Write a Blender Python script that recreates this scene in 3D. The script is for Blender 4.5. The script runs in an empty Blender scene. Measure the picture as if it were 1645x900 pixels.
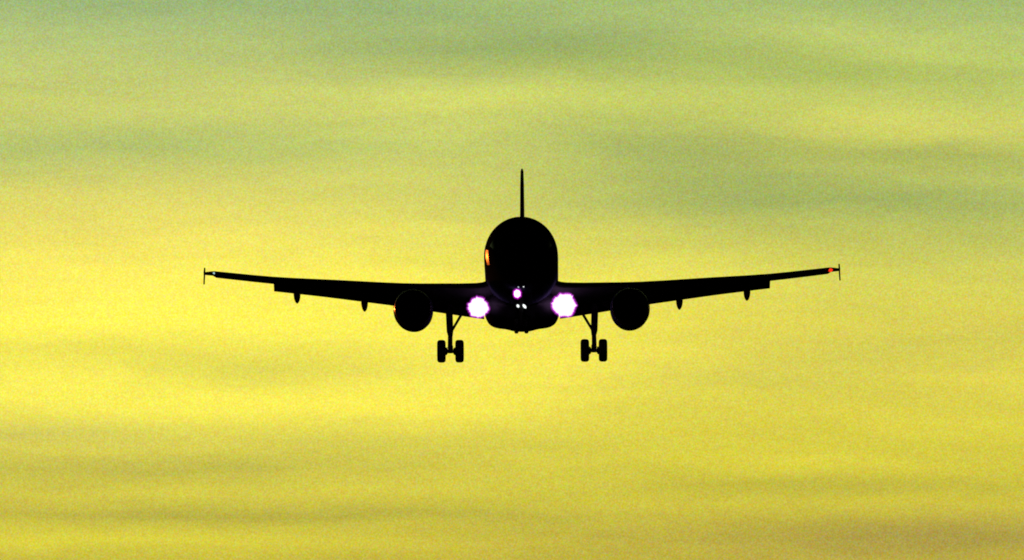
import bpy, bmesh, math, random
from mathutils import Vector, Matrix
random.seed(4)
R = math.radians
C = bpy.context.scene.collection
S = bpy.context.scene

# ------------------------------------------------------------------ camera, sky, sun, exposure
FPX = 17982.0                      # focal length in pixels of a 1645-wide frame
ELEV = 3.0                         # degrees the camera looks up
cam_d = bpy.data.cameras.new('camera')
cam_d.sensor_width = 36.0
cam_d.lens = FPX * 36.0 / 1645.0
cam_d.clip_start = 0.5
cam_d.clip_end = 60000.0
cam = bpy.data.objects.new('camera', cam_d)
C.objects.link(cam)
cam.location = (0, 0, 1.7)
cam.rotation_euler = (R(90 + ELEV), 0, 0)
S.camera = cam

SUN_AZ = -21.0                     # degrees left of the viewing direction
SUN_EL = 2.0
sun_d = bpy.data.lights.new('sun', 'SUN')
sun_d.energy = 1.4
sun_d.angle = R(0.5)
sun_d.color = (1.0, 0.17, 0.02)
sun = bpy.data.objects.new('sun', sun_d)
C.objects.link(sun)
sd = Vector((math.sin(R(SUN_AZ)) * math.cos(R(SUN_EL)), math.cos(R(SUN_AZ)) * math.cos(R(SUN_EL)), math.sin(R(SUN_EL))))
sun.rotation_euler = sd.to_track_quat('Z', 'Y').to_euler()
sun.location = (0, 0, 200)

S.view_settings.view_transform = 'Standard'
S.view_settings.look = 'None'
S.view_settings.gamma = 1.0
S.view_settings.exposure = 0.0
S.view_settings.use_curve_mapping = False


class NT:
    """small helper to write node maths"""
    def __init__(self, nt):
        self.nt = nt
    def new(self, t, **kw):
        n = self.nt.nodes.new(t)
        for k, v in kw.items():
            setattr(n, k, v)
        return n
    def put(self, sock, v):
        if isinstance(v, bpy.types.NodeSocket):
            self.nt.links.new(v, sock)
        else:
            sock.default_value = v
    def m(self, op, a, b=None, c=None, clamp=False):
        n = self.new('ShaderNodeMath', operation=op, use_clamp=clamp)
        self.put(n.inputs[0], a)
        if b is not None: self.put(n.inputs[1], b)
        if c is not None: self.put(n.inputs[2], c)
        return n.outputs[0]
    def v(self, op, a, b=None, c=None):
        n = self.new('ShaderNodeVectorMath', operation=op)
        self.put(n.inputs[0], a)
        if b is not None: self.put(n.inputs[1], b)
        if c is not None: self.put(n.inputs[2], c)
        return n.outputs['Value'] if op in ('DOT_PRODUCT', 'LENGTH', 'DISTANCE') else n.outputs['Vector']
    def smooth(self, x, a, b, lo=0.0, hi=1.0):
        n = self.new('ShaderNodeMapRange', interpolation_type='SMOOTHSTEP')
        self.put(n.inputs['Value'], x)
        for k, val in (('From Min', a), ('From Max', b), ('To Min', lo), ('To Max', hi)):
            n.inputs[k].default_value = val
        return n.outputs['Result']
    def mix(self, f, a, b):
        n = self.new('ShaderNodeMix', data_type='VECTOR')
        self.put(n.inputs[0], f); self.put(n.inputs[4], a); self.put(n.inputs[5], b)
        return n.outputs[1]
    def ramp(self, f, stops, lo, hi):
        n = self.new('ShaderNodeValToRGB')
        cr = n.color_ramp
        cr.interpolation = 'LINEAR'
        while len(cr.elements) < len(stops):
            cr.elements.new(0.5)
        for e, (p, c) in zip(cr.elements, stops):
            e.position = (p - lo) / (hi - lo)
            e.color = (c[0] / 255, c[1] / 255, c[2] / 255, 1)
        self.put(n.inputs[0], f)
        return n.outputs[0]
    def noise(self, vec, scale, detail=3.0, rough=0.55, color=False):
        n = self.new('ShaderNodeTexNoise')
        n.noise_dimensions = '3D'
        self.put(n.inputs['Vector'], vec)
        n.inputs['Scale'].default_value = scale
        n.inputs['Detail'].default_value = detail
        n.inputs['Roughness'].default_value = rough
        return n.outputs['Color'] if color else n.outputs['Fac']


# The sky: thin sunset cloud lit from behind. All of it is laid out by compass bearing and elevation.
# Units: one "step" is 1/17.98 rad, the origin at bearing -2.62 deg, elevation 4.43 deg; y counts downwards.
LEFT = [(0, (160, 185, 114)), (50, (177, 196, 116)), (110, (191, 202, 110)), (175, (199, 206, 106)), (240, (193, 203, 106)),
        (300, (212, 210, 102)), (370, (238, 226, 98)), (450, (251, 238, 92)), (530, (254, 243, 86)), (600, (248, 238, 86)),
        (655, (243, 233, 84)), (705, (220, 211, 80)), (750, (206, 198, 73)), (790, (213, 203, 70)), (828, (198, 189, 66)),
        (870, (214, 204, 64)), (905, (198, 188, 62)), (1000, (212, 196, 70)), (1300, (205, 170, 70))]
RIGHT = [(0, (162, 185, 106)), (50, (172, 192, 108)), (100, (184, 200, 102)), (200, (200, 206, 98)), (245, (191, 199, 96)),
         (330, (181, 192, 96)), (400, (198, 200, 89)), (450, (212, 209, 86)), (520, (217, 208, 80)), (600, (224, 213, 78)),
         (700, (216, 206, 66)), (780, (206, 196, 62)), (812, (206, 195, 62)), (862, (184, 170, 64)), (905, (190, 176, 62)),
         (1000, (205, 188, 68)), (1300, (200, 165, 70))]
# soft cloud streaks: centre, half sizes, tilt, colour change
STREAKS = [
    ((860, 78), (260, 30), 2, (-24, -20, -10)),
    ((620, 20), (300, 26), 0, (-4, -3, 0)),
    ((1330, 60), (220, 30), 3, (16, 12, 0)),
    ((1400, 112), (170, 18), 3, (-16, -13, -8)),
    ((860, 160), (330, 26), 1, (14, 12, 0)),
    ((1120, 268), (165, 66), 8, (-27, -21, -4)),
    ((1030, 205), (150, 26), 2, (-12, -8, -2)),
    ((1400, 215), (260, 28), 0, (12, 8, 0)),
    ((1480, 242), (160, 15), 3, (-18, -14, -5)),
    ((1490, 325), (160, 26), 4, (-16, -12, -4)),
    ((180, 238), (230, 24), -2, (-14, -9, -2)),
    ((560, 225), (220, 26), 0, (4, 4, 0)),
    ((760, 300), (300, 40), 0, (4, 4, 0)),
    ((620, 470), (420, 80), 0, (10, 9, -2)),
    ((1000, 480), (200, 60), 0, (10, 8, 2)),
    ((430, 580), (190, 26), 2, (-24, -22, -4)),
    ((90, 560), (120, 20), 0, (-8, -8, -2)),
    ((560, 640), (260, 30), 0, (10, 9, 0)),
    ((820, 610), (220, 50), 0, (8, 6, 2)),
    ((60, 690), (150, 14), 0, (-14, -13, 4)),
    ((180, 750), (260, 16), 0, (-10, -9, 0)),
    ((330, 826), (340, 15), 0, (-10, -9, 0)),
    ((230, 866), (260, 16), 0, (8, 8, 0)),
    ((1200, 610), (180, 24), -3, (-8, -6, 0)),
    ((1420, 560), (180, 24), -5, (-10, -8, 0)),
    ((1180, 740), (160, 22), 0, (8, 8, 0)),
    ((1360, 784), (240, 13), 0, (-12, -11, 0)),
    ((1530, 862), (220, 24), -3, (-10, -12, 4)),
]

w = bpy.data.worlds.new('World')
S.world = w
w.use_nodes = True
w.node_tree.nodes.clear()
N = NT(w.node_tree)
tc = N.new('ShaderNodeTexCoord')
sep = N.new('ShaderNodeSeparateXYZ')
N.put(sep.inputs[0], tc.outputs['Generated'])
az = N.m('ARCTAN2', sep.outputs[0], sep.outputs[1])
el = N.m('ARCSINE', sep.outputs[2])
K = FPX / 1000.0
px = N.m('MULTIPLY_ADD', az, K, 0.8225)
py = N.m('MULTIPLY_ADD', el, -K, 0.450 + K * R(ELEV))
comb = N.new('ShaderNodeCombineXYZ')
N.put(comb.inputs[0], px); N.put(comb.inputs[1], py)
P0 = comb.outputs[0]
# wisps wander: the layout is warped by broad, flat noise
warp = N.noise(N.v('MULTIPLY', P0, (2.2, 9.0, 1.0)), 1.0, 3.0, 0.6, color=True)
warp = N.v('SUBTRACT', warp, (0.5, 0.5, 0.5))
P = N.v('MULTIPLY_ADD', warp, (0.22, 0.055, 0.0), P0)
sep2 = N.new('ShaderNodeSeparateXYZ'); N.put(sep2.inputs[0], P)
ramp_f = N.m('DIVIDE', sep2.outputs[1], 1.3, clamp=True)
colL = N.ramp(ramp_f, LEFT, 0, 1300)
colR = N.ramp(ramp_f, RIGHT, 0, 1300)
acc = N.mix(N.smooth(sep2.outputs[0], 0.15, 1.45), colL, colR)
for (cx, cy), (sx, sy), tilt, amp in STREAKS:
    t = R(tilt)
    d = N.v('SUBTRACT', P, (cx / 1000, cy / 1000, 0))
    a = N.v('DOT_PRODUCT', d, (math.cos(t) * 1000 / sx, math.sin(t) * 1000 / sx, 0))
    b = N.v('DOT_PRODUCT', d, (-math.sin(t) * 1000 / sy, math.cos(t) * 1000 / sy, 0))
    q = N.m('MULTIPLY_ADD', a, a, N.m('MULTIPLY', b, b))
    g = N.m('EXPONENT', N.m('MULTIPLY', q, -0.5))
    cs = N.v('MULTIPLY', (1, 1, 1), (amp[0] / 255, amp[1] / 255, amp[2] / 255))
    sc = N.new('ShaderNodeVectorMath', operation='SCALE')
    N.put(sc.inputs[0], cs); N.put(sc.inputs['Scale'], g)
    acc = N.v('ADD', acc, sc.outputs[0])
# fibrous streaks, stretched along the horizon
f1 = N.noise(N.v('MULTIPLY', P, (1.6, 15.0, 1.0)), 1.0, 5.0, 0.62)
f2 = N.noise(N.v('MULTIPLY', N.v('ADD', N.v('MULTIPLY_ADD', warp, (0.25, 0.06, 0.0), P), (7.3, 2.1, 0.4)), (4.2, 24.0, 1.0)), 1.0, 4.0, 0.62)
fib = N.m('ADD', N.m('MULTIPLY', N.m('SUBTRACT', f1, 0.5), 0.12), N.m('MULTIPLY', N.m('SUBTRACT', f2, 0.5), 0.065))
sc = N.new('ShaderNodeVectorMath', operation='SCALE')
sc.inputs[0].default_value = (1.0, 0.88, 0.25); N.put(sc.inputs['Scale'], fib)
acc = N.v('ADD', acc, sc.outputs[0])
# fine mottle of the cloud sheet
mo = N.v('SUBTRACT', N.noise(P0, 330.0, 1.0, 0.7, color=True), (0.5, 0.5, 0.5))
acc = N.v('MULTIPLY_ADD', mo, (0.30, 0.25, 0.54), acc)
ml = N.v('SUBTRACT', N.noise(N.v('ADD', P0, (3.7, 1.9, 5.2)), 90.0, 2.0, 0.7, color=True), (0.5, 0.5, 0.5))
acc = N.v('MULTIPLY_ADD', ml, (0.10, 0.07, 0.15), acc)
acc = N.v('ADD', acc, (0.0, -0.004, 0.022))
acc = N.v('MAXIMUM', acc, (0.0, 0.0, 0.0))
gm = N.new('ShaderNodeGamma'); N.put(gm.inputs[0], acc); gm.inputs[1].default_value = 2.2
# the glow belongs to the sunset side and to the low sky; overhead and behind it is already dusk
gap = N.m('ABSOLUTE', N.m('ADD', az, R(12)))
side = N.smooth(gap, R(14), R(58), 1.0, 0.0)
low = N.smooth(el, R(6), R(22), 1.0, 0.0)
glow = N.m('MULTIPLY', side, low)
lit = N.new('ShaderNodeVectorMath', operation='SCALE'); N.put(lit.inputs[0], gm.outputs[0]); N.put(lit.inputs['Scale'], glow)
sky = N.new('ShaderNodeTexSky', sky_type='NISHITA')
sky.sun_disc = False
sky.sun_elevation = R(SUN_EL)
sky.sun_rotation = R(SUN_AZ)
sky.air_density = 2.0; sky.dust_density = 4.0
bg1 = N.new('ShaderNodeBackground'); N.put(bg1.inputs[0], lit.outputs[0]); bg1.inputs[1].default_value = 1.0
bg2 = N.new('ShaderNodeBackground'); N.put(bg2.inputs[0], sky.outputs[0]); bg2.inputs[1].default_value = 0.001
addn = N.new('ShaderNodeAddShader')
N.put(addn.inputs[0], bg1.outputs[0]); N.put(addn.inputs[1], bg2.outputs[0])
wo = N.new('ShaderNodeOutputWorld'); N.put(wo.inputs[0], addn.outputs[0])

# ------------------------------------------------------------------ materials
def principled(name, col, rough=0.4, metal=0.0, coat=0.0, wear=0.08, scale=3.0, spec=0.5):
    m = bpy.data.materials.new(name); m.use_nodes = True
    nt = m.node_tree; b = nt.nodes['Principled BSDF']
    n = NT(nt)
    t = n.new('ShaderNodeTexCoord')
    f = n.noise(t.outputs['Object'], scale, 4.0, 0.6)
    mixc = n.new('ShaderNodeMix', data_type='RGBA')
    n.put(mixc.inputs[0], f)
    mixc.inputs[6].default_value = tuple(c * (1 - wear * 2) for c in col) + (1,)
    mixc.inputs[7].default_value = tuple(min(1, c * (1 + wear * 2)) for c in col) + (1,)
    n.put(b.inputs['Base Color'], mixc.outputs[2])
    n.put(b.inputs['Roughness'], n.m('MULTIPLY_ADD', f, 0.12, rough - 0.06))
    b.inputs['Metallic'].default_value = metal
    b.inputs['Coat Weight'].default_value = coat
    b.inputs['Specular IOR Level'].default_value = spec
    return m

def lamp_mat(name, col, strength):
    m = bpy.data.materials.new(name); m.use_nodes = True
    b = m.node_tree.nodes['Principled BSDF']
    b.inputs['Base Color'].default_value = (0.05, 0.05, 0.05, 1)
    b.inputs['Emission Color'].default_value = col + (1,)
    b.inputs['Emission Strength'].default_value = strength
    return m

M = dict(
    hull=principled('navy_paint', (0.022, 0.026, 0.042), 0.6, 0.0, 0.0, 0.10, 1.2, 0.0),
    door=principled('door_glint_gloss', (0.03, 0.02, 0.02), 0.36, 0.0, 0.0, 0.10, 1.2, 0.035),
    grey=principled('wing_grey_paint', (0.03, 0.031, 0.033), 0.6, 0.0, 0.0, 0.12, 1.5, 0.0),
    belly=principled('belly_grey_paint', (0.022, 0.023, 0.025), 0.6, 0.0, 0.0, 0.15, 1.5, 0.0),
    lip=principled('polished_inlet_metal', (0.045, 0.044, 0.043), 0.26, 1.0, 0.0, 0.05, 4.0),
    steel=principled('gear_steel', (0.03, 0.03, 0.032), 0.5, 0.0, 0.0, 0.12, 6.0, 0.0),
    dark=principled('dark_metal', (0.045, 0.045, 0.05), 0.5, 0.6, 0.0, 0.15, 6.0),
    tyre=principled('tyre_rubber', (0.018, 0.018, 0.018), 0.8, 0.0, 0.0, 0.2, 8.0, 0.0),
    glass=principled('dark_window_glass', (0.010, 0.012, 0.015), 0.08, 0.0, 0.0, 0.05, 2.0, 0.03),
    lens=lamp_mat('lit_landing_lens', (1.0, 0.93, 1.0), 1.6),
    small=lamp_mat('lit_gear_lens_and_glint', (0.92, 1.0, 0.97), 1.3),
    dim=lamp_mat('faint_glint', (0.75, 0.85, 1.0), 0.6),  # glow colour of a painted-in glint
    white=lamp_mat('white_position_lamp', (0.62, 0.95, 1.0), 0.65),
    red=lamp_mat('red_position_lamp', (1.0, 0.035, 0.008), 1.2),
    ground=principled('dusk_grass_ground', (0.045, 0.055, 0.03), 0.9, 0.0, 0.0, 0.3, 0.05),
)

# ------------------------------------------------------------------ ground (below the frame)
def link(name, me, mat=None, parent=None, smooth=True, bevel=0.0):
    o = bpy.data.objects.new(name, me)
    C.objects.link(o)
    if mat: me.materials.append(mat)
    if parent: o.parent = parent
    if smooth:
        for p in me.polygons: p.use_smooth = True
    if bevel:
        b = o.modifiers.new('edge', 'BEVEL'); b.width = bevel; b.segments = 2; b.limit_method = 'ANGLE'; b.angle_limit = R(40)
    return o

gm_ = bpy.data.meshes.new('ground')
G = 24000.0
gm_.from_pydata([(-G, -G, 0), (G, -G, 0), (G, G, 0), (-G, G, 0)], [], [(0, 1, 2, 3)])
go = link('ground', gm_, M['ground'], smooth=False)
go['kind'] = 'structure'

# ------------------------------------------------------------------ mesh helpers (aircraft frame: x span, y aft of nose, z up)
Y0 = 17.7                           # origin lies under the main wheels

class MB:
    def __init__(self):
        self.v = []; self.f = []
    def rings(self, rings, cap0=True, cap1=True, closed=True):
        base = len(self.v); n = len(rings[0])
        for r in rings:
            self.v += [(p[0], p[1] - Y0, p[2]) for p in r]
        m = n if closed else n - 1
        for i in range(len(rings) - 1):
            for j in range(m):
                a = base + i * n + j; b = base + i * n + (j + 1) % n
                self.f.append((a, b, b + n, a + n))
        if cap0: self.f.append(tuple(base + j for j in reversed(range(n))))
        if cap1: self.f.append(tuple(base + (len(rings) - 1) * n + j for j in range(n)))
    def tube(self, p0, p1, r0, r1=None, n=14):
        r1 = r0 if r1 is None else r1
        p0 = Vector(p0); p1 = Vector(p1)
        d = (p1 - p0).normalized()
        a = d.orthogonal().normalized(); b = d.cross(a)
        mk = lambda p, r: [tuple(p + a * math.cos(2 * math.pi * k / n) * r + b * math.sin(2 * math.pi * k / n) * r) for k in range(n)]
        self.rings([mk(p0, r0), mk(p1, r1)])
    def lathe(self, c, axis, prof, n=40, close=False):
        """prof: list of (along, radius)"""
        c = Vector(c); d = Vector(axis).normalized()
        a = d.orthogonal().normalized(); b = d.cross(a)
        rr = []
        for t, r in prof:
            r = max(r, 0.0005)
            rr.append([tuple(c + d * t + a * math.cos(2 * math.pi * k / n) * r + b * math.sin(2 * math.pi * k / n) * r) for k in range(n)])
        if close: rr.append(list(rr[0]))
        self.rings(rr, not close, not close)
    def box(self, c, s, rot=None):
        c = Vector(c); h = Vector(s) / 2
        pts = [Vector((sx * h.x, sy * h.y, sz * h.z)) for sz in (-1, 1) for sx, sy in ((-1, -1), (1, -1), (1, 1), (-1, 1))]
        if rot: pts = [rot @ p for p in pts]
        pts = [tuple(p + c) for p in pts]
        self.rings([pts[:4], pts[4:]])
    def plate(self, pts, d):
        """outline extruded by the vector d"""
        d = Vector(d)
        a = [tuple(Vector(p) - d / 2) for p in pts]; b = [tuple(Vector(p) + d / 2) for p in pts]
        self.rings([a, b])
    def build(self, name, mat, parent, smooth=True, bevel=0.0, sharp=35):
        me = bpy.data.meshes.new(name)
        me.from_pydata(self.v, [], self.f)
        bm = bmesh.new(); bm.from_mesh(me)
        bmesh.ops.remove_doubles(bm, verts=bm.verts, dist=1e-5)
        bmesh.ops.recalc_face_normals(bm, faces=bm.faces)
        for e in bm.edges:
            if len(e.link_faces) == 2 and e.calc_face_angle(0) > R(sharp): e.smooth = False
        bm.to_mesh(me); bm.free()
        return link(name, me, mat, parent, smooth, bevel)

def interp(tab, t):
    if t <= tab[0][0]: return tab[0][1:]
    for i in range(len(tab) - 1):
        a, b = tab[i], tab[i + 1]
        if t <= b[0]:
            k = (t - a[0]) / (b[0] - a[0])
            return tuple(p + (q - p) * k for p, q in zip(a[1:], b[1:]))
    return tab[-1][1:]

# ------------------------------------------------------------------ the airliner
THETA = 6.1                         # how far below its nose the camera looks along it
ROLL = 0.33
YAW = 0.24
jet = bpy.data.objects.new('airliner', None)
C.objects.link(jet)
jet['label'] = 'black backlit twin-engine jet airliner coming in head-on, wheels down, landing lights lit'
jet['category'] = 'airplane'
DIST = 598.5
ex, ey = (838.9 - 822.5) / FPX * DIST, -(563.0 - 450.0) / FPX * DIST
ce, se = math.cos(R(ELEV)), math.sin(R(ELEV))
jet.location = Vector((0, 0, 1.7)) + Vector((1, 0, 0)) * ex + Vector((0, -se, ce)) * ey + Vector((0, ce, se)) * DIST
jet.rotation_euler = (Matrix.Rotation(-R(THETA - ELEV), 3, 'X') @ Matrix.Rotation(-R(YAW), 3, 'Z') @ Matrix.Rotation(-R(ROLL), 3, 'Y')).to_euler()
ST, CT = math.sin(R(THETA)), math.cos(R(THETA))
zs = lambda s, y: (s + ST * y) / CT     # height of a point seen at level s, y metres aft

# fuselage ---------------------------------------------------------
FUS = [  # y, half width, top, bottom
    (0.00, 0.02, 3.12, 3.08), (0.06, 0.24, 3.34, 2.86), (0.20, 0.42, 3.50, 2.69), (0.5, 0.70, 3.74, 2.46), (1.0, 1.03, 4.06, 2.22),
    (1.6, 1.32, 4.40, 2.04), (2.2, 1.53, 4.84, 1.93), (2.8, 1.69, 5.24, 1.86), (3.5, 1.82, 5.54, 1.80), (4.4, 1.92, 5.77, 1.755),
    (5.6, 1.97, 5.86, 1.735), (7.0, 1.98, 5.87, 1.73), (12, 1.98, 5.87, 1.73), (18, 1.98, 5.87, 1.73), (24, 1.98, 5.87, 1.73),
    (26, 1.93, 5.87, 1.86), (28, 1.79, 5.86, 2.24), (30, 1.54, 5.82, 2.80), (32, 1.20, 5.72, 3.40), (34, 0.80, 5.56, 4.00),
    (36, 0.44, 5.37, 4.56), (37.3, 0.20, 5.22, 4.86), (37.57, 0.08, 5.12, 4.96)]
def fus_ring(y, n=72, grow=0.0):
    w_, t, b = interp(FUS, y)
    c = (t + b) / 2; h = (t - b) / 2
    return [(math.cos(2 * math.pi * k / n) * (w_ + grow), y, c + math.sin(2 * math.pi * k / n) * (h + grow)) for k in range(n)]
def fus_pt(y, ang, grow=0.0):
    w_, t, b = interp(FUS, y)
    return (math.sin(ang) * (w_ + grow), y, (t + b) / 2 + math.cos(ang) * ((t - b) / 2 + grow))
mb = MB()
ys = sorted(set([f[0] for f in FUS] + [0.03, 0.12, 0.35, 0.75, 1.3, 1.9, 2.5, 3.15, 3.9, 5.0, 25, 27, 29, 31, 33, 35]))
# smooth the table a little with Catmull-Rom at the in-between stations
def cr(tab, t):
    for i in range(len(tab) - 1):
        if tab[i][0] <= t <= tab[i + 1][0]:
            p0 = tab[max(i - 1, 0)]; p1 = tab[i]; p2 = tab[i + 1]; p3 = tab[min(i + 2, len(tab) - 1)]
            h = p2[0] - p1[0]; k = (t - p1[0]) / h
            out = []
            for j in range(1, len(p1)):
                m1 = (p2[j] - p0[j]) / max(p2[0] - p0[0], 1e-6) * h
                m2 = (p3[j] - p1[j]) / max(p3[0] - p1[0], 1e-6) * h
                out.append((2 * k**3 - 3 * k**2 + 1) * p1[j] + (k**3 - 2 * k**2 + k) * m1 + (-2 * k**3 + 3 * k**2) * p2[j] + (k**3 - k**2) * m2)
            return tuple(out)
    return tab[-1][1:]
FUS = [(y, a * 0.985, b - 0.07 * min(1, y / 3), c) for y, (a, b, c) in ((y, cr(FUS, y)) for y in ys)]
mb.rings([fus_ring(y) for y in ys])
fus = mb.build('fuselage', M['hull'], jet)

# cockpit windows: six dark panes, proud of the skin
def skin_patch(y0, y1, a0, a1, skew=0.0, g=0.012, nu=5, nv=5):
    m = MB()
    outer, inner = [], []
    for i in range(nu + 1):
        ro, ri = [], []
        for j in range(nv + 1):
            a = a0 + (a1 - a0) * j / nv
            y = y0 + (y1 - y0) * i / nu + skew * (j / nv)
            ro.append(fus_pt(y, a, g)); ri.append(fus_pt(y, a, -0.03))
        outer.append(ro); inner.append(ri)
    m.rings(outer, False, False, closed=False)
    return m
for sgn in (-1, 1):
    for a0, a1, y0, y1, sk in ((4, 33, 1.72, 2.32, 0.10), (36, 56, 1.86, 2.55, 0.12), (59, 74, 2.06, 2.72, 0.10)):
        o = skin_patch(y0, y1, sgn * R(a0), sgn * R(a1), sk).build('cockpit_window', M['glass'], fus)
for sgn in (-1, 1):
    o = skin_patch(3.0, 3.8, sgn * R(83), sgn * R(108), 0.0, 0.010, 3, 8).build('cabin_door', M['door'] if sgn < 0 else M['hull'], fus)  # left panel placed, sized and glossed to put in the sun glint

# belly fairing ----------------------------------------------------
BEL = [(11.2, 0.9, 0.10, 1.82), (11.7, 1.40, 0.42, 1.90), (12.5, 1.80, 0.80, 1.98), (13.5, 1.96, 0.98, 2.06), (15, 2.0, 1.06, 2.10),
       (18.5, 2.0, 1.04, 2.12), (20.3, 1.88, 0.86, 2.16), (21.6, 1.6, 0.58, 2.16), (22.8, 1.1, 0.22, 2.06)]
KEEL = [(0, 1.0), (.15, .995), (.22, .978), (.32, .915), (.42, .865), (.48, .845), (.62, .815), (.74, .765), (.84, .67), (.90, .56), (.95, .40), (.985, .22), (1.0, 0)]
def super_ring(y, hw, hh, cz, n=64, ex=2.7):
    r = []
    for k in range(n):
        a = 2 * math.pi * k / n
        c, s = math.cos(a), math.sin(a)
        xx = c * hw
        zz = s * hh
        # flat-bottomed with rounded chines and a shallow keel along the middle
        if s < 0:
            xx = math.copysign(abs(c) ** 0.8, c) * hw
            zz = -hh * interp(KEEL, abs(xx) / hw)[0]
        r.append((xx, y, cz + zz))
    return r
mb = MB()
mb.rings([super_ring(y, *cr(BEL, y)) for y in [11.2 + 11.6 * i / 26 for i in range(27)]])
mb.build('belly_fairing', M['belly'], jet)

# wings ------------------------------------------------------------
# |x|, y of leading edge, chord, z of leading edge, twist, thickness ratio
WING = [(1.2, 11.65, 6.9, 3.10, 4.4, .165), (1.9, 12.0, 6.5, 2.81, 4.3, .153), (2.4, 12.25, 6.25, 2.76, 4.2, .150), (4.3, 13.15, 5.15, 2.92, 3.4, .135), (6.3, 14.1, 4.1, 3.10, 2.6, .125),
        (10.0, 15.98, 3.1, 3.55, 1.6, .115), (13.3, 17.66, 2.35, 3.94, 0.8, .115), (16.45, 19.26, 1.75, 4.43, 2.0, .150)]
def foil(x, yle, ch, zle, tw, tc_, n=18):
    up, lo = [], []
    for i in range(n + 1):
        t = 0.5 * (1 - math.cos(math.pi * i / n))
        th = 5 * tc_ * (0.2969 * math.sqrt(t) - 0.1260 * t - 0.3516 * t * t + 0.2843 * t**3 - 0.1030 * t**4)
        cam_ = 0.018 * 4 * t * (1 - t) - 0.02 * max(0, t - 0.6)
        up.append((t, cam_ + th)); lo.append((t, cam_ - th * 0.95))
    pts = up[::-1] + lo[1:]
    ct, st = math.cos(R(tw)), math.sin(R(tw))
    return [(x, yle + ch * (t * ct + h * st), zle + ch * (h * ct - t * st)) for t, h in pts]
def wing_at(x):
    return interp(WING, x)
def te(x):
    yle, ch, zle, tw, tc_ = wing_at(x)
    return yle + ch * math.cos(R(tw)), zle - ch * math.sin(R(tw))

for sgn in (-1, 1):
    mb = MB()
    xs = [1.2, 1.5, 1.75, 1.9, 2.1, 2.4, 3.3, 4.3, 5.3, 6.3, 7.5, 8.7, 10, 11.1, 12.2, 13.3, 14.3, 15.4, 16.45]
    rr = [foil(sgn * x, *cr(WING, x)) for x in xs]
    # rounded tip, cut back behind the leading edge
    rr.append(foil(sgn * 16.62, 19.50, 1.40, 4.49, 1.0, .12))
    rr.append(foil(sgn * 17.065, 20.05, 0.90, 4.52, 0.4, .13))
    mb.rings(rr)
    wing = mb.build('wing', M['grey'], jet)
    # flaps hang behind and below the trailing edge
    for xa, xb in ((2.03, 6.25), (6.27, 13.33)):
        m = MB(); rings = []
        for i in range(9):
            x = xa + (xb - xa) * i / 8
            yt, zt = te(x)
            ch = 0.95 + (1.30 - 0.95) * (13.3 - x) / 11
            s_te = -0.17 + (x - 2.3) * 1.43 / 11.0 + interp([(2.3, 0), (4.6, .06), (6.9, .12), (10.6, .13), (13.3, .09)], x)[0]
            y1 = yt + ch * 0.62
            z1 = zs(s_te, y1)
            y0, z0 = yt - ch * 0.28, zt + 0.02
            dv = Vector((0, y1 - y0, z1 - z0)); L = dv.length
            tw = math.degrees(math.atan2(-(z1 - z0), y1 - y0))
            rings.append(foil(sgn * x, y0, L, z0, tw, .15, 12))
        m.rings(rings)
        m.build('flap', M['grey'], wing)
    # flap track fairings
    for x, s_bot in ((8.44, 0.26), (12.08, 0.72)):
        m = MB(); rings = []
        yt, zt = te(x)
        ya, yb = yt - 1.9, yt + 0.95
        for i in range(15):
            k = i / 14
            y = ya + (yb - ya) * k
            prof = min(1.0, (k / 0.4)) ** 0.6 * (1 - max(0, (k - 0.80) / 0.20) ** 2.5) + 0.02
            zt_ = zt + 0.12 - 0.12 * k
            zb = (zt - 0.05) + (zs(s_bot, yb - 0.55) - (zt - 0.05)) * min(1, (k / 0.72)) ** 1.4
            c = (zt_ + zb) / 2; hh = max(0.05, (zt_ - zb) / 2)
            hw = 0.18 * prof
            ring = []
            for j in range(24):
                a = 2 * math.pi * j / 24
                cz = math.sin(a)
                taper = 1.0 if cz > -0.2 else max(0.0, 1 - ((-cz - 0.2) / 0.8) ** 2 * 0.15)
                ring.append((sgn * (x + 0.0) + math.copysign(abs(math.cos(a)) ** 0.75, math.cos(a)) * hw * taper, y, c + cz * hh * (1 if k < 0.95 else 0.6)))
            rings.append(ring)
        m.rings(rings)
        m.build('flap_track_fairing', M['grey'], wing)
    # wingtip fence: an arrowhead plate up and down
    m = MB()
    X = 17.07
    zc = 4.51
    out = [(0, 19.95, zc + .03), (0, 20.65, zs(2.62, 20.9)), (0, 21.05, zs(2.62, 20.9)), (0, 20.95, zc + .02), (0, 21.05, zs(1.76, 20.9)), (0, 20.75, zs(1.76, 20.9)), (0, 20.2, zc - .10)]
    pts = [(sgn * (X + (0.035 if p[2] < zc - .2 else (-0.01 if p[2] > zc + .2 else 0.0))), p[1], p[2]) for p in out]
    m.plate(pts, (0.065, 0, 0))
    m.build('wingtip_fence', M['grey'], wing, smooth=False)
    # position lamp under a clear cap on the tip's leading edge
    m = MB()
    p = Vector((sgn * (16.50 if sgn < 0 else 16.56), 19.36, 4.43 if sgn < 0 else 4.39)); k = 0.55 if sgn < 0 else 1.0
    m.lathe(p, (sgn * 0.55, -1, 0.05) if sgn < 0 else (0.95, -0.7, 0.06), [(-0.12, 0.05 * k), (-0.03, 0.095 * k), (0.03, 0.10 * k), (0.10, 0.06 * k), (0.15, 0.01)], 16)
    lo = m.build('navigation_light', M['white'] if sgn < 0 else M['red'], wing)
    lo['label'] = 'small white lamp on the wing tip' if sgn < 0 else 'small red lamp on the wing tip'

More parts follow.
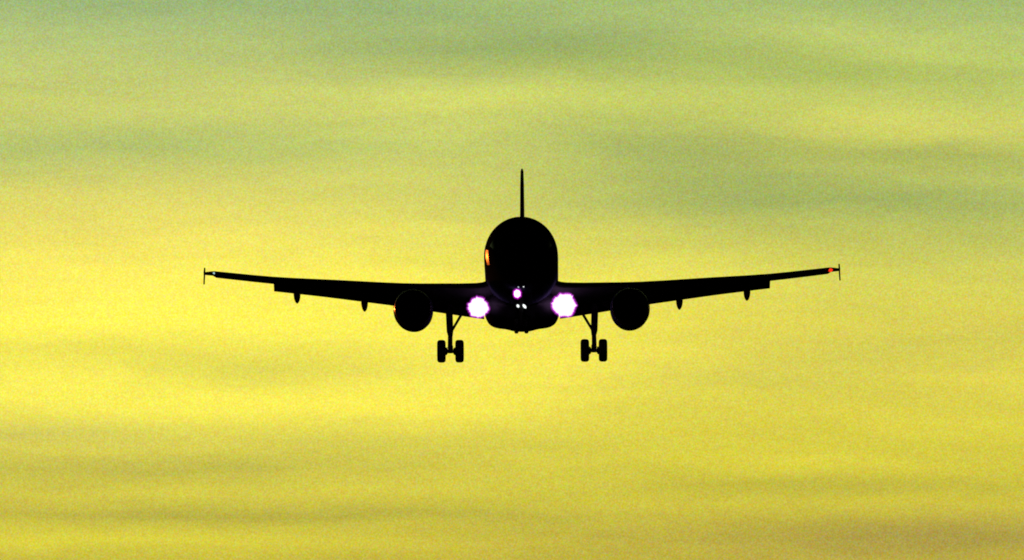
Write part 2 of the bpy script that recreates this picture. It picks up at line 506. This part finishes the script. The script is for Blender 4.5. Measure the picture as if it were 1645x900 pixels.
# fin and tailplane --------------------------------------------------
def slab(sections, name, parent, mat):
    m = MB(); m.rings(sections); return m.build(name, mat, parent)
def fin_ring(z, yle, ch, th, n=12):
    pts = []
    for i in range(n + 1):
        t = 0.5 * (1 - math.cos(math.pi * i / n))
        h = th * 0.5 * (t ** 0.5 * (1 - t) ** 0.85) / 0.48
        pts.append((t, h))
    loop = pts + [(t, -h) for t, h in pts[::-1][1:-1]]
    return [(h, yle + ch * t, z) for t, h in loop]
FINTOP = zs(5.25 + (349 - 268.5) / 29.97, 35.6)
fin = slab([fin_ring(5.3, 29.2, 6.3, .46), fin_ring(5.75, 29.8, 5.8, .42), fin_ring(7.6, 31.6, 4.2, .32), fin_ring(FINTOP - 0.9, 33.6, 2.85, .25),
            fin_ring(FINTOP - 0.12, 34.4, 2.2, .20), fin_ring(FINTOP, 34.75, 1.8, .12)], 'tail_fin', jet, M['hull'])
for sgn in (-1, 1):
    secs = []
    for x, yle, ch, z, th in ((0.3, 31.6, 4.2, 4.62, .11), (0.9, 32.0, 3.9, 4.66, .11), (5.9, 34.7, 1.5, 5.12, .10), (6.2, 35.1, 1.0, 5.15, .10)):
        secs.append(foil(sgn * x, yle, ch, z, -1.0, th, 10))
    slab(secs, 'tailplane', jet, M['grey'])

# engines ------------------------------------------------------------
EX, EZ, EY = 5.75, 1.57, 10.35
for sgn in (-1, 1):
    c = (sgn * EX, EY, EZ)
    ax = Vector((sgn * -0.012, 1, -0.03))
    m = MB()
    m.lathe(c, ax, [(0.16, 0.985), (0.35, 1.02), (0.8, 1.045), (1.5, 1.05), (2.2, 1.01), (2.9, 0.93), (3.4, 0.84), (3.4, 0.78), (2.6, 0.78), (1.0, 0.82), (0.3, 0.84), (0.16, 0.865)], 56, close=True)
    nac = m.build('engine', M['hull'], jet)
    m = MB()
    m.lathe(c, ax, [(0.16, 0.865), (0.06, 0.885), (0.01, 0.912), (0.0, 0.93), (0.01, 0.947), (0.06, 0.967), (0.16, 0.985)], 56)
    m.build('inlet_lip', M['lip'], nac)
    m = MB()
    m.lathe(c, ax, [(0.70, 0.01), (0.76, 0.08), (0.90, 0.17), (1.06, 0.25), (1.08, 0.25), (1.08, 0.01)], 32)
    m.build('spinner', M['dark'], nac)
    m = MB()
    cv = Vector(c); d = ax.normalized(); a_ = d.orthogonal().normalized(); b_ = d.cross(a_)
    for k in range(24):
        t0 = 2 * math.pi * k / 24
        ra = lambda t, r, dy: tuple(cv + d * (1.02 + dy) + (a_ * math.cos(t) + b_ * math.sin(t)) * r)
        q = [ra(t0, 0.22, 0), ra(t0 + 0.16, 0.22, 0.14), ra(t0 + 0.25, 0.80, 0.18), ra(t0 + 0.02, 0.81, 0.02)]
        q2 = [tuple(Vector(p) + d * 0.015) for p in q]
        m.rings([q, q2])
    m.lathe(c, ax, [(1.24, 0.82), (1.25, 0.82), (1.26, 0.02)], 40)
    m.build('fan', M['dark'], nac, smooth=False)
    m = MB()
    m.lathe(c, ax, [(2.6, 0.60), (3.4, 0.56), (4.2, 0.42), (4.25, 0.38), (4.25, 0.30), (4.9, 0.05)], 32)
    m.build('exhaust_nozzle', M['dark'], nac)
    m = MB()
    rr = []
    for y, zt_, zb, hw in ((11.3, EZ + 1.06, EZ + 0.85, .05), (12.3, EZ + 1.32, EZ + 0.8, .14), (13.6, EZ + 1.50, EZ + 0.6, .18), (15.2, 2.95, EZ + 0.75, .17), (17.0, 2.80, 2.3, .06)):
        xc = sgn * EX
        rr.append([(xc - hw, y, zb), (xc + hw, y, zb), (xc + hw * 1.1, y, (zt_ + zb) / 2), (xc + hw, y, zt_), (xc - hw, y, zt_), (xc - hw * 1.1, y, (zt_ + zb) / 2)])
    m.rings(rr)
    m.build('pylon', M['hull'], nac)

# landing gear ---------------------------------------------------------
def wheel(cx, cy, cz, rad, width, parent, rim_r):
    h = width / 2
    m = MB()
    prof = []
    for i in range(21):                      # a tyre: flat tread, round shoulders
        a = math.pi * i / 20
        t = -math.cos(a)
        prof.append((math.copysign(abs(t) ** 0.62, t) * h, rim_r + (rad - rim_r) * math.sin(a) ** 0.42))
    prof += [(h * 0.72, rim_r * 0.98), (-h * 0.72, rim_r * 0.98)]
    m.lathe((cx, cy, cz), (1, 0, 0), prof, 44, close=True)
    ty = m.build('tyre', M['tyre'], parent, sharp=60)
    m = MB()
    m.lathe((cx, cy, cz), (1, 0, 0), [(-h * 0.7, rim_r * 0.99), (-h * 0.55, rim_r * 0.82), (-h * 0.2, rim_r * 0.7), (-h * 0.25, 0.10), (-h * 0.6, 0.08),
                                      (h * 0.6, 0.08), (h * 0.25, 0.10), (h * 0.2, rim_r * 0.7), (h * 0.55, rim_r * 0.82), (h * 0.7, rim_r * 0.99)], 32)
    m.build('rim', M['steel'], parent)

WZ = zs(5.25 - (563.5 - 349) / 29.97, 17.7)
for sgn in (-1, 1):
    X = sgn * 3.835
    m = MB()
    m.tube((X - sgn * -0.07, 17.62, 2.45), (X + sgn * 0.02, 17.68, 1.0), 0.19, 0.18)
    m.tube((X + sgn * 0.02, 17.68, 1.05), (X, 17.7, 0.78), 0.18, 0.13)
    m.tube((X, 17.7, 0.82), (X, 17.7, WZ - 0.02), 0.115, 0.115)
    m.tube((X, 17.7, WZ + 0.30), (X, 17.7, WZ - 0.10), 0.14, 0.15)
    m.tube((X - 0.55, 17.7, WZ), (X + 0.55, 17.7, WZ), 0.085, 0.085)
    for s2 in (-1, 1):                      # brake packs inside each wheel
        m.lathe((X + s2 * 0.22, 17.7, WZ), (s2, 0, 0), [(-0.07, 0.13), (-0.02, 0.20), (0.12, 0.24), (0.13, 0.08)], 24)
    gear = m.build('main_landing_gear', M['steel'], jet)
    m = MB()
    m.tube((X - sgn * 0.05, 17.68, 1.02), (sgn * 3.22, 17.66, 1.98), 0.07, 0.075)
    m.tube((sgn * 3.22, 17.66, 1.98), (sgn * 2.6, 17.66, 2.55), 0.07, 0.07)
    m.build('side_brace', M['steel'], gear)
    m = MB()
    m.tube((X - 0.06, 17.86, 0.95), (X - 0.05, 18.12, 0.52), 0.035); m.tube((X + 0.06, 17.86, 0.95), (X + 0.05, 18.12, 0.52), 0.035)
    m.tube((X - 0.05, 18.12, 0.52), (X - 0.08, 17.84, WZ + 0.10), 0.035); m.tube((X + 0.05, 18.12, 0.52), (X + 0.08, 17.84, WZ + 0.10), 0.035)
    m.build('torque_link', M['steel'], gear)
    m = MB()
    m.plate([(X + sgn * 0.20, 17.25, 2.30), (X + sgn * 0.20, 18.15, 2.30), (X + sgn * 0.185, 18.10, 1.35), (X + sgn * 0.12, 17.95, 0.90), (X + sgn * 0.12, 17.50, 0.90), (X + sgn * 0.185, 17.30, 1.35)], (0.045, 0, 0))
    m.build('gear_door', M['grey'], gear, smooth=False)
    m = MB()
    m.tube((X + sgn * 0.10, 17.52, 1.3), (X + sgn * 0.13, 17.56, WZ + 0.2), 0.02); m.tube((X + sgn * 0.13, 17.56, WZ + 0.2), (X + sgn * 0.24, 17.6, WZ + 0.12), 0.02)
    m.build('brake_hose', M['tyre'], gear)
    for s2 in (-1, 1):
        wheel(X + s2 * 0.485, 17.7, WZ, 0.61, 0.465, gear, 0.28)

NY = 5.07
NZ = zs(5.25 - (534.0 - 349) / 29.97, NY) + 0.385
m = MB()
m.tube((0, 5.02, 2.1), (0, 5.05, 0.75), 0.11, 0.105)
m.tube((0, 5.05, 0.80), (0, NY, NZ), 0.075, 0.075)
m.tube((-0.34, NY, NZ), (0.34, NY, NZ), 0.05)
m.tube((0, 5.05, 1.0), (0, 5.9, 1.85), 0.05, 0.05)
m.box((0, 4.94, zs(0.50, 5.0)), (0.44, 0.05, 0.07))
ng = m.build('nose_landing_gear', M['steel'], jet)
for s2 in (-1, 1):
    wheel(s2 * 0.262, NY, NZ, 0.385, 0.225, ng, 0.19)
for s2 in (-1, 1):
    m = MB()
    m.plate([(s2 * 0.50, 4.4, 1.80), (s2 * 0.50, 6.6, 1.76), (s2 * 0.58, 6.5, 1.25), (s2 * 0.58, 4.6, 1.25)], (0.04, 0, 0))
    m.build('nose_gear_door', M['hull'], ng, smooth=False)
m = MB(); m.tube(((831 - 837.2) / 29.97, 3.68, 1.52), ((831 - 837.2) / 29.97, 3.72, 1.9), 0.05, 0.07); m.build('lamp_mount', M['dark'], fus)
# lamps on the nose leg, and glowing beads painted in for glints
def lamp_or_glint(x, s, r, mat, name, tall=1.0, tilt=0.0, y=4.86, parent=None):
    z = zs(s, y)
    n = 20
    rr = []
    for t, k in ((0.10, 0.4), (0.06, 0.85), (0.0, 1.0), (-0.03, 0.8), (-0.05, 0.1)):
        ring = []
        for j in range(n):
            a = 2 * math.pi * j / n
            u, v_ = math.cos(a) * r * k, math.sin(a) * r * k * tall
            ring.append((x + u * math.cos(tilt) - v_ * math.sin(tilt), y + t, z + u * math.sin(tilt) + v_ * math.cos(tilt)))
        rr.append(ring)
    m = MB(); m.rings(rr)
    return m.build(name, mat, parent or ng)

# ------------------------------------------------------------------ the big lamps, with lens bloom added as glowing balls around them
def bloom_mat(name, rad, core, edge, seed, core_e=2.4, edge_e=4.0, wob=0.25, squash=1.0):
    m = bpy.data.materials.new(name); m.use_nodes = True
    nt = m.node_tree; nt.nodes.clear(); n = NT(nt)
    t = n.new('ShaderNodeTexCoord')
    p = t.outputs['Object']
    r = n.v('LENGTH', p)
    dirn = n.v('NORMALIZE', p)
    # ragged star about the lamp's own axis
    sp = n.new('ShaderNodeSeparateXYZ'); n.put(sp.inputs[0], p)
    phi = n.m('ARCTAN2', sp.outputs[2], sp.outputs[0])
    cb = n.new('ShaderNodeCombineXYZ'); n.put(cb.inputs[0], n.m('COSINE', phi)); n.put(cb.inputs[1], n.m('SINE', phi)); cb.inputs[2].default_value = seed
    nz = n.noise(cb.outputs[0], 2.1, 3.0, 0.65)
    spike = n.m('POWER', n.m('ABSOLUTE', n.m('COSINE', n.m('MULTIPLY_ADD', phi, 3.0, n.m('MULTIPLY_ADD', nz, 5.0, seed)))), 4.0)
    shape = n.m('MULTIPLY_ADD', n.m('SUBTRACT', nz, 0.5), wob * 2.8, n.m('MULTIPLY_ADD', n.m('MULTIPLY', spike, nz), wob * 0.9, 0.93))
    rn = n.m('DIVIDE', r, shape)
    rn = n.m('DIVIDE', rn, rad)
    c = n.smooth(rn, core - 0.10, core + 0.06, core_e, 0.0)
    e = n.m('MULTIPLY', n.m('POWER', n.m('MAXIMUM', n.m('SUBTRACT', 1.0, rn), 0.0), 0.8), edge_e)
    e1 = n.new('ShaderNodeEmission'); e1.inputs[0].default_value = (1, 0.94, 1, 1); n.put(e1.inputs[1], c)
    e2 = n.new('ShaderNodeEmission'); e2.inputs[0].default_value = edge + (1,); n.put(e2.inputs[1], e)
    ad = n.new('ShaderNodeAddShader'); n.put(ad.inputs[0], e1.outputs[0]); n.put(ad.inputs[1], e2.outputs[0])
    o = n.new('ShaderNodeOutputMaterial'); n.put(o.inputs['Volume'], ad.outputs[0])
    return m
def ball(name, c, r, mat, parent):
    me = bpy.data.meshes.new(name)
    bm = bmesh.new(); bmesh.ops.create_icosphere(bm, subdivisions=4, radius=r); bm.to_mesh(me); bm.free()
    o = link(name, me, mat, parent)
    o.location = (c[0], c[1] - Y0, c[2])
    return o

for sgn, x, pyx, rad in ((-1, (770 - 838.9) / 29.97, 493.0, 0.66), (1, (906.2 - 838.9) / 29.97, 490.5, 0.74)):
    y = 11.55
    s = 5.25 - (pyx - 349) / 29.97
    z = zs(s, y)
    x = x - sgn * 0.0
    m = MB()
    m.lathe((x, y, z), (0, 1, 0), [(0.0, 0.20), (0.02, 0.235), (0.10, 0.235), (0.22, 0.18), (0.30, 0.05)], 28)
    m.tube((x, y + 0.2, z + 0.05), (x, y + 1.3, 2.6), 0.07, 0.10)
    ll = m.build('landing_light', M['dark'], jet)
    m = MB()
    m.lathe((x, y, z), (0, -1, 0), [(-0.01, 0.215), (0.02, 0.205), (0.05, 0.15), (0.07, 0.07), (0.075, 0.01)], 28)
    m.build('lens', M['lens'], ll)
    ball('lamp_bloom', (x, y - 0.06, z), rad, bloom_mat('landing_bloom', rad, 0.83, (0.85, 0.05, 1.0), 2.0 + sgn * 1.1, 2.6, 5.5, 0.17), ll)

tl = lamp_or_glint((831 - 837.2) / 29.97, 5.25 - (471.5 - 349) / 29.97, 0.11, M['lens'], 'takeoff_light', 1.2, 0.0, 3.6, jet)
ball('lamp_bloom', ((831 - 837.2) / 29.97, 3.56, zs(5.25 - (471.5 - 349) / 29.97, 3.6)), 0.29, bloom_mat('takeoff_bloom', 0.29, 0.66, (0.85, 0.02, 0.9), 5.2, 9.0, 9.0, 0.15), tl).scale = (0.95, 0.95, 1.15)
lamp_or_glint((832 - 837.2) / 29.97, 5.25 - (490.7 - 349) / 29.97, 0.068, M['small'], 'turnoff_light', 1.3, R(30))
lamp_or_glint((842.2 - 837.2) / 29.97, 5.25 - (491.3 - 349) / 29.97, 0.070, M['small'], 'turnoff_light', 1.9, R(38))
lamp_or_glint((833 - 837.2) / 29.97, 5.25 - (461 - 349) / 29.97, 0.035, M['dim'], 'glint_bead', 1.4, R(20), 2.9)  # glowing beads stand in for reflected glints; no lamp sits here
lamp_or_glint((841 - 837.2) / 29.97, 5.25 - (460 - 349) / 29.97, 0.036, M['small'], 'glint_bead', 1.4, R(20), 2.9)
S.cycles.filter_width = 1.8
S.cycles.volume_step_rate = 0.25
S.cycles.volume_max_steps = 256
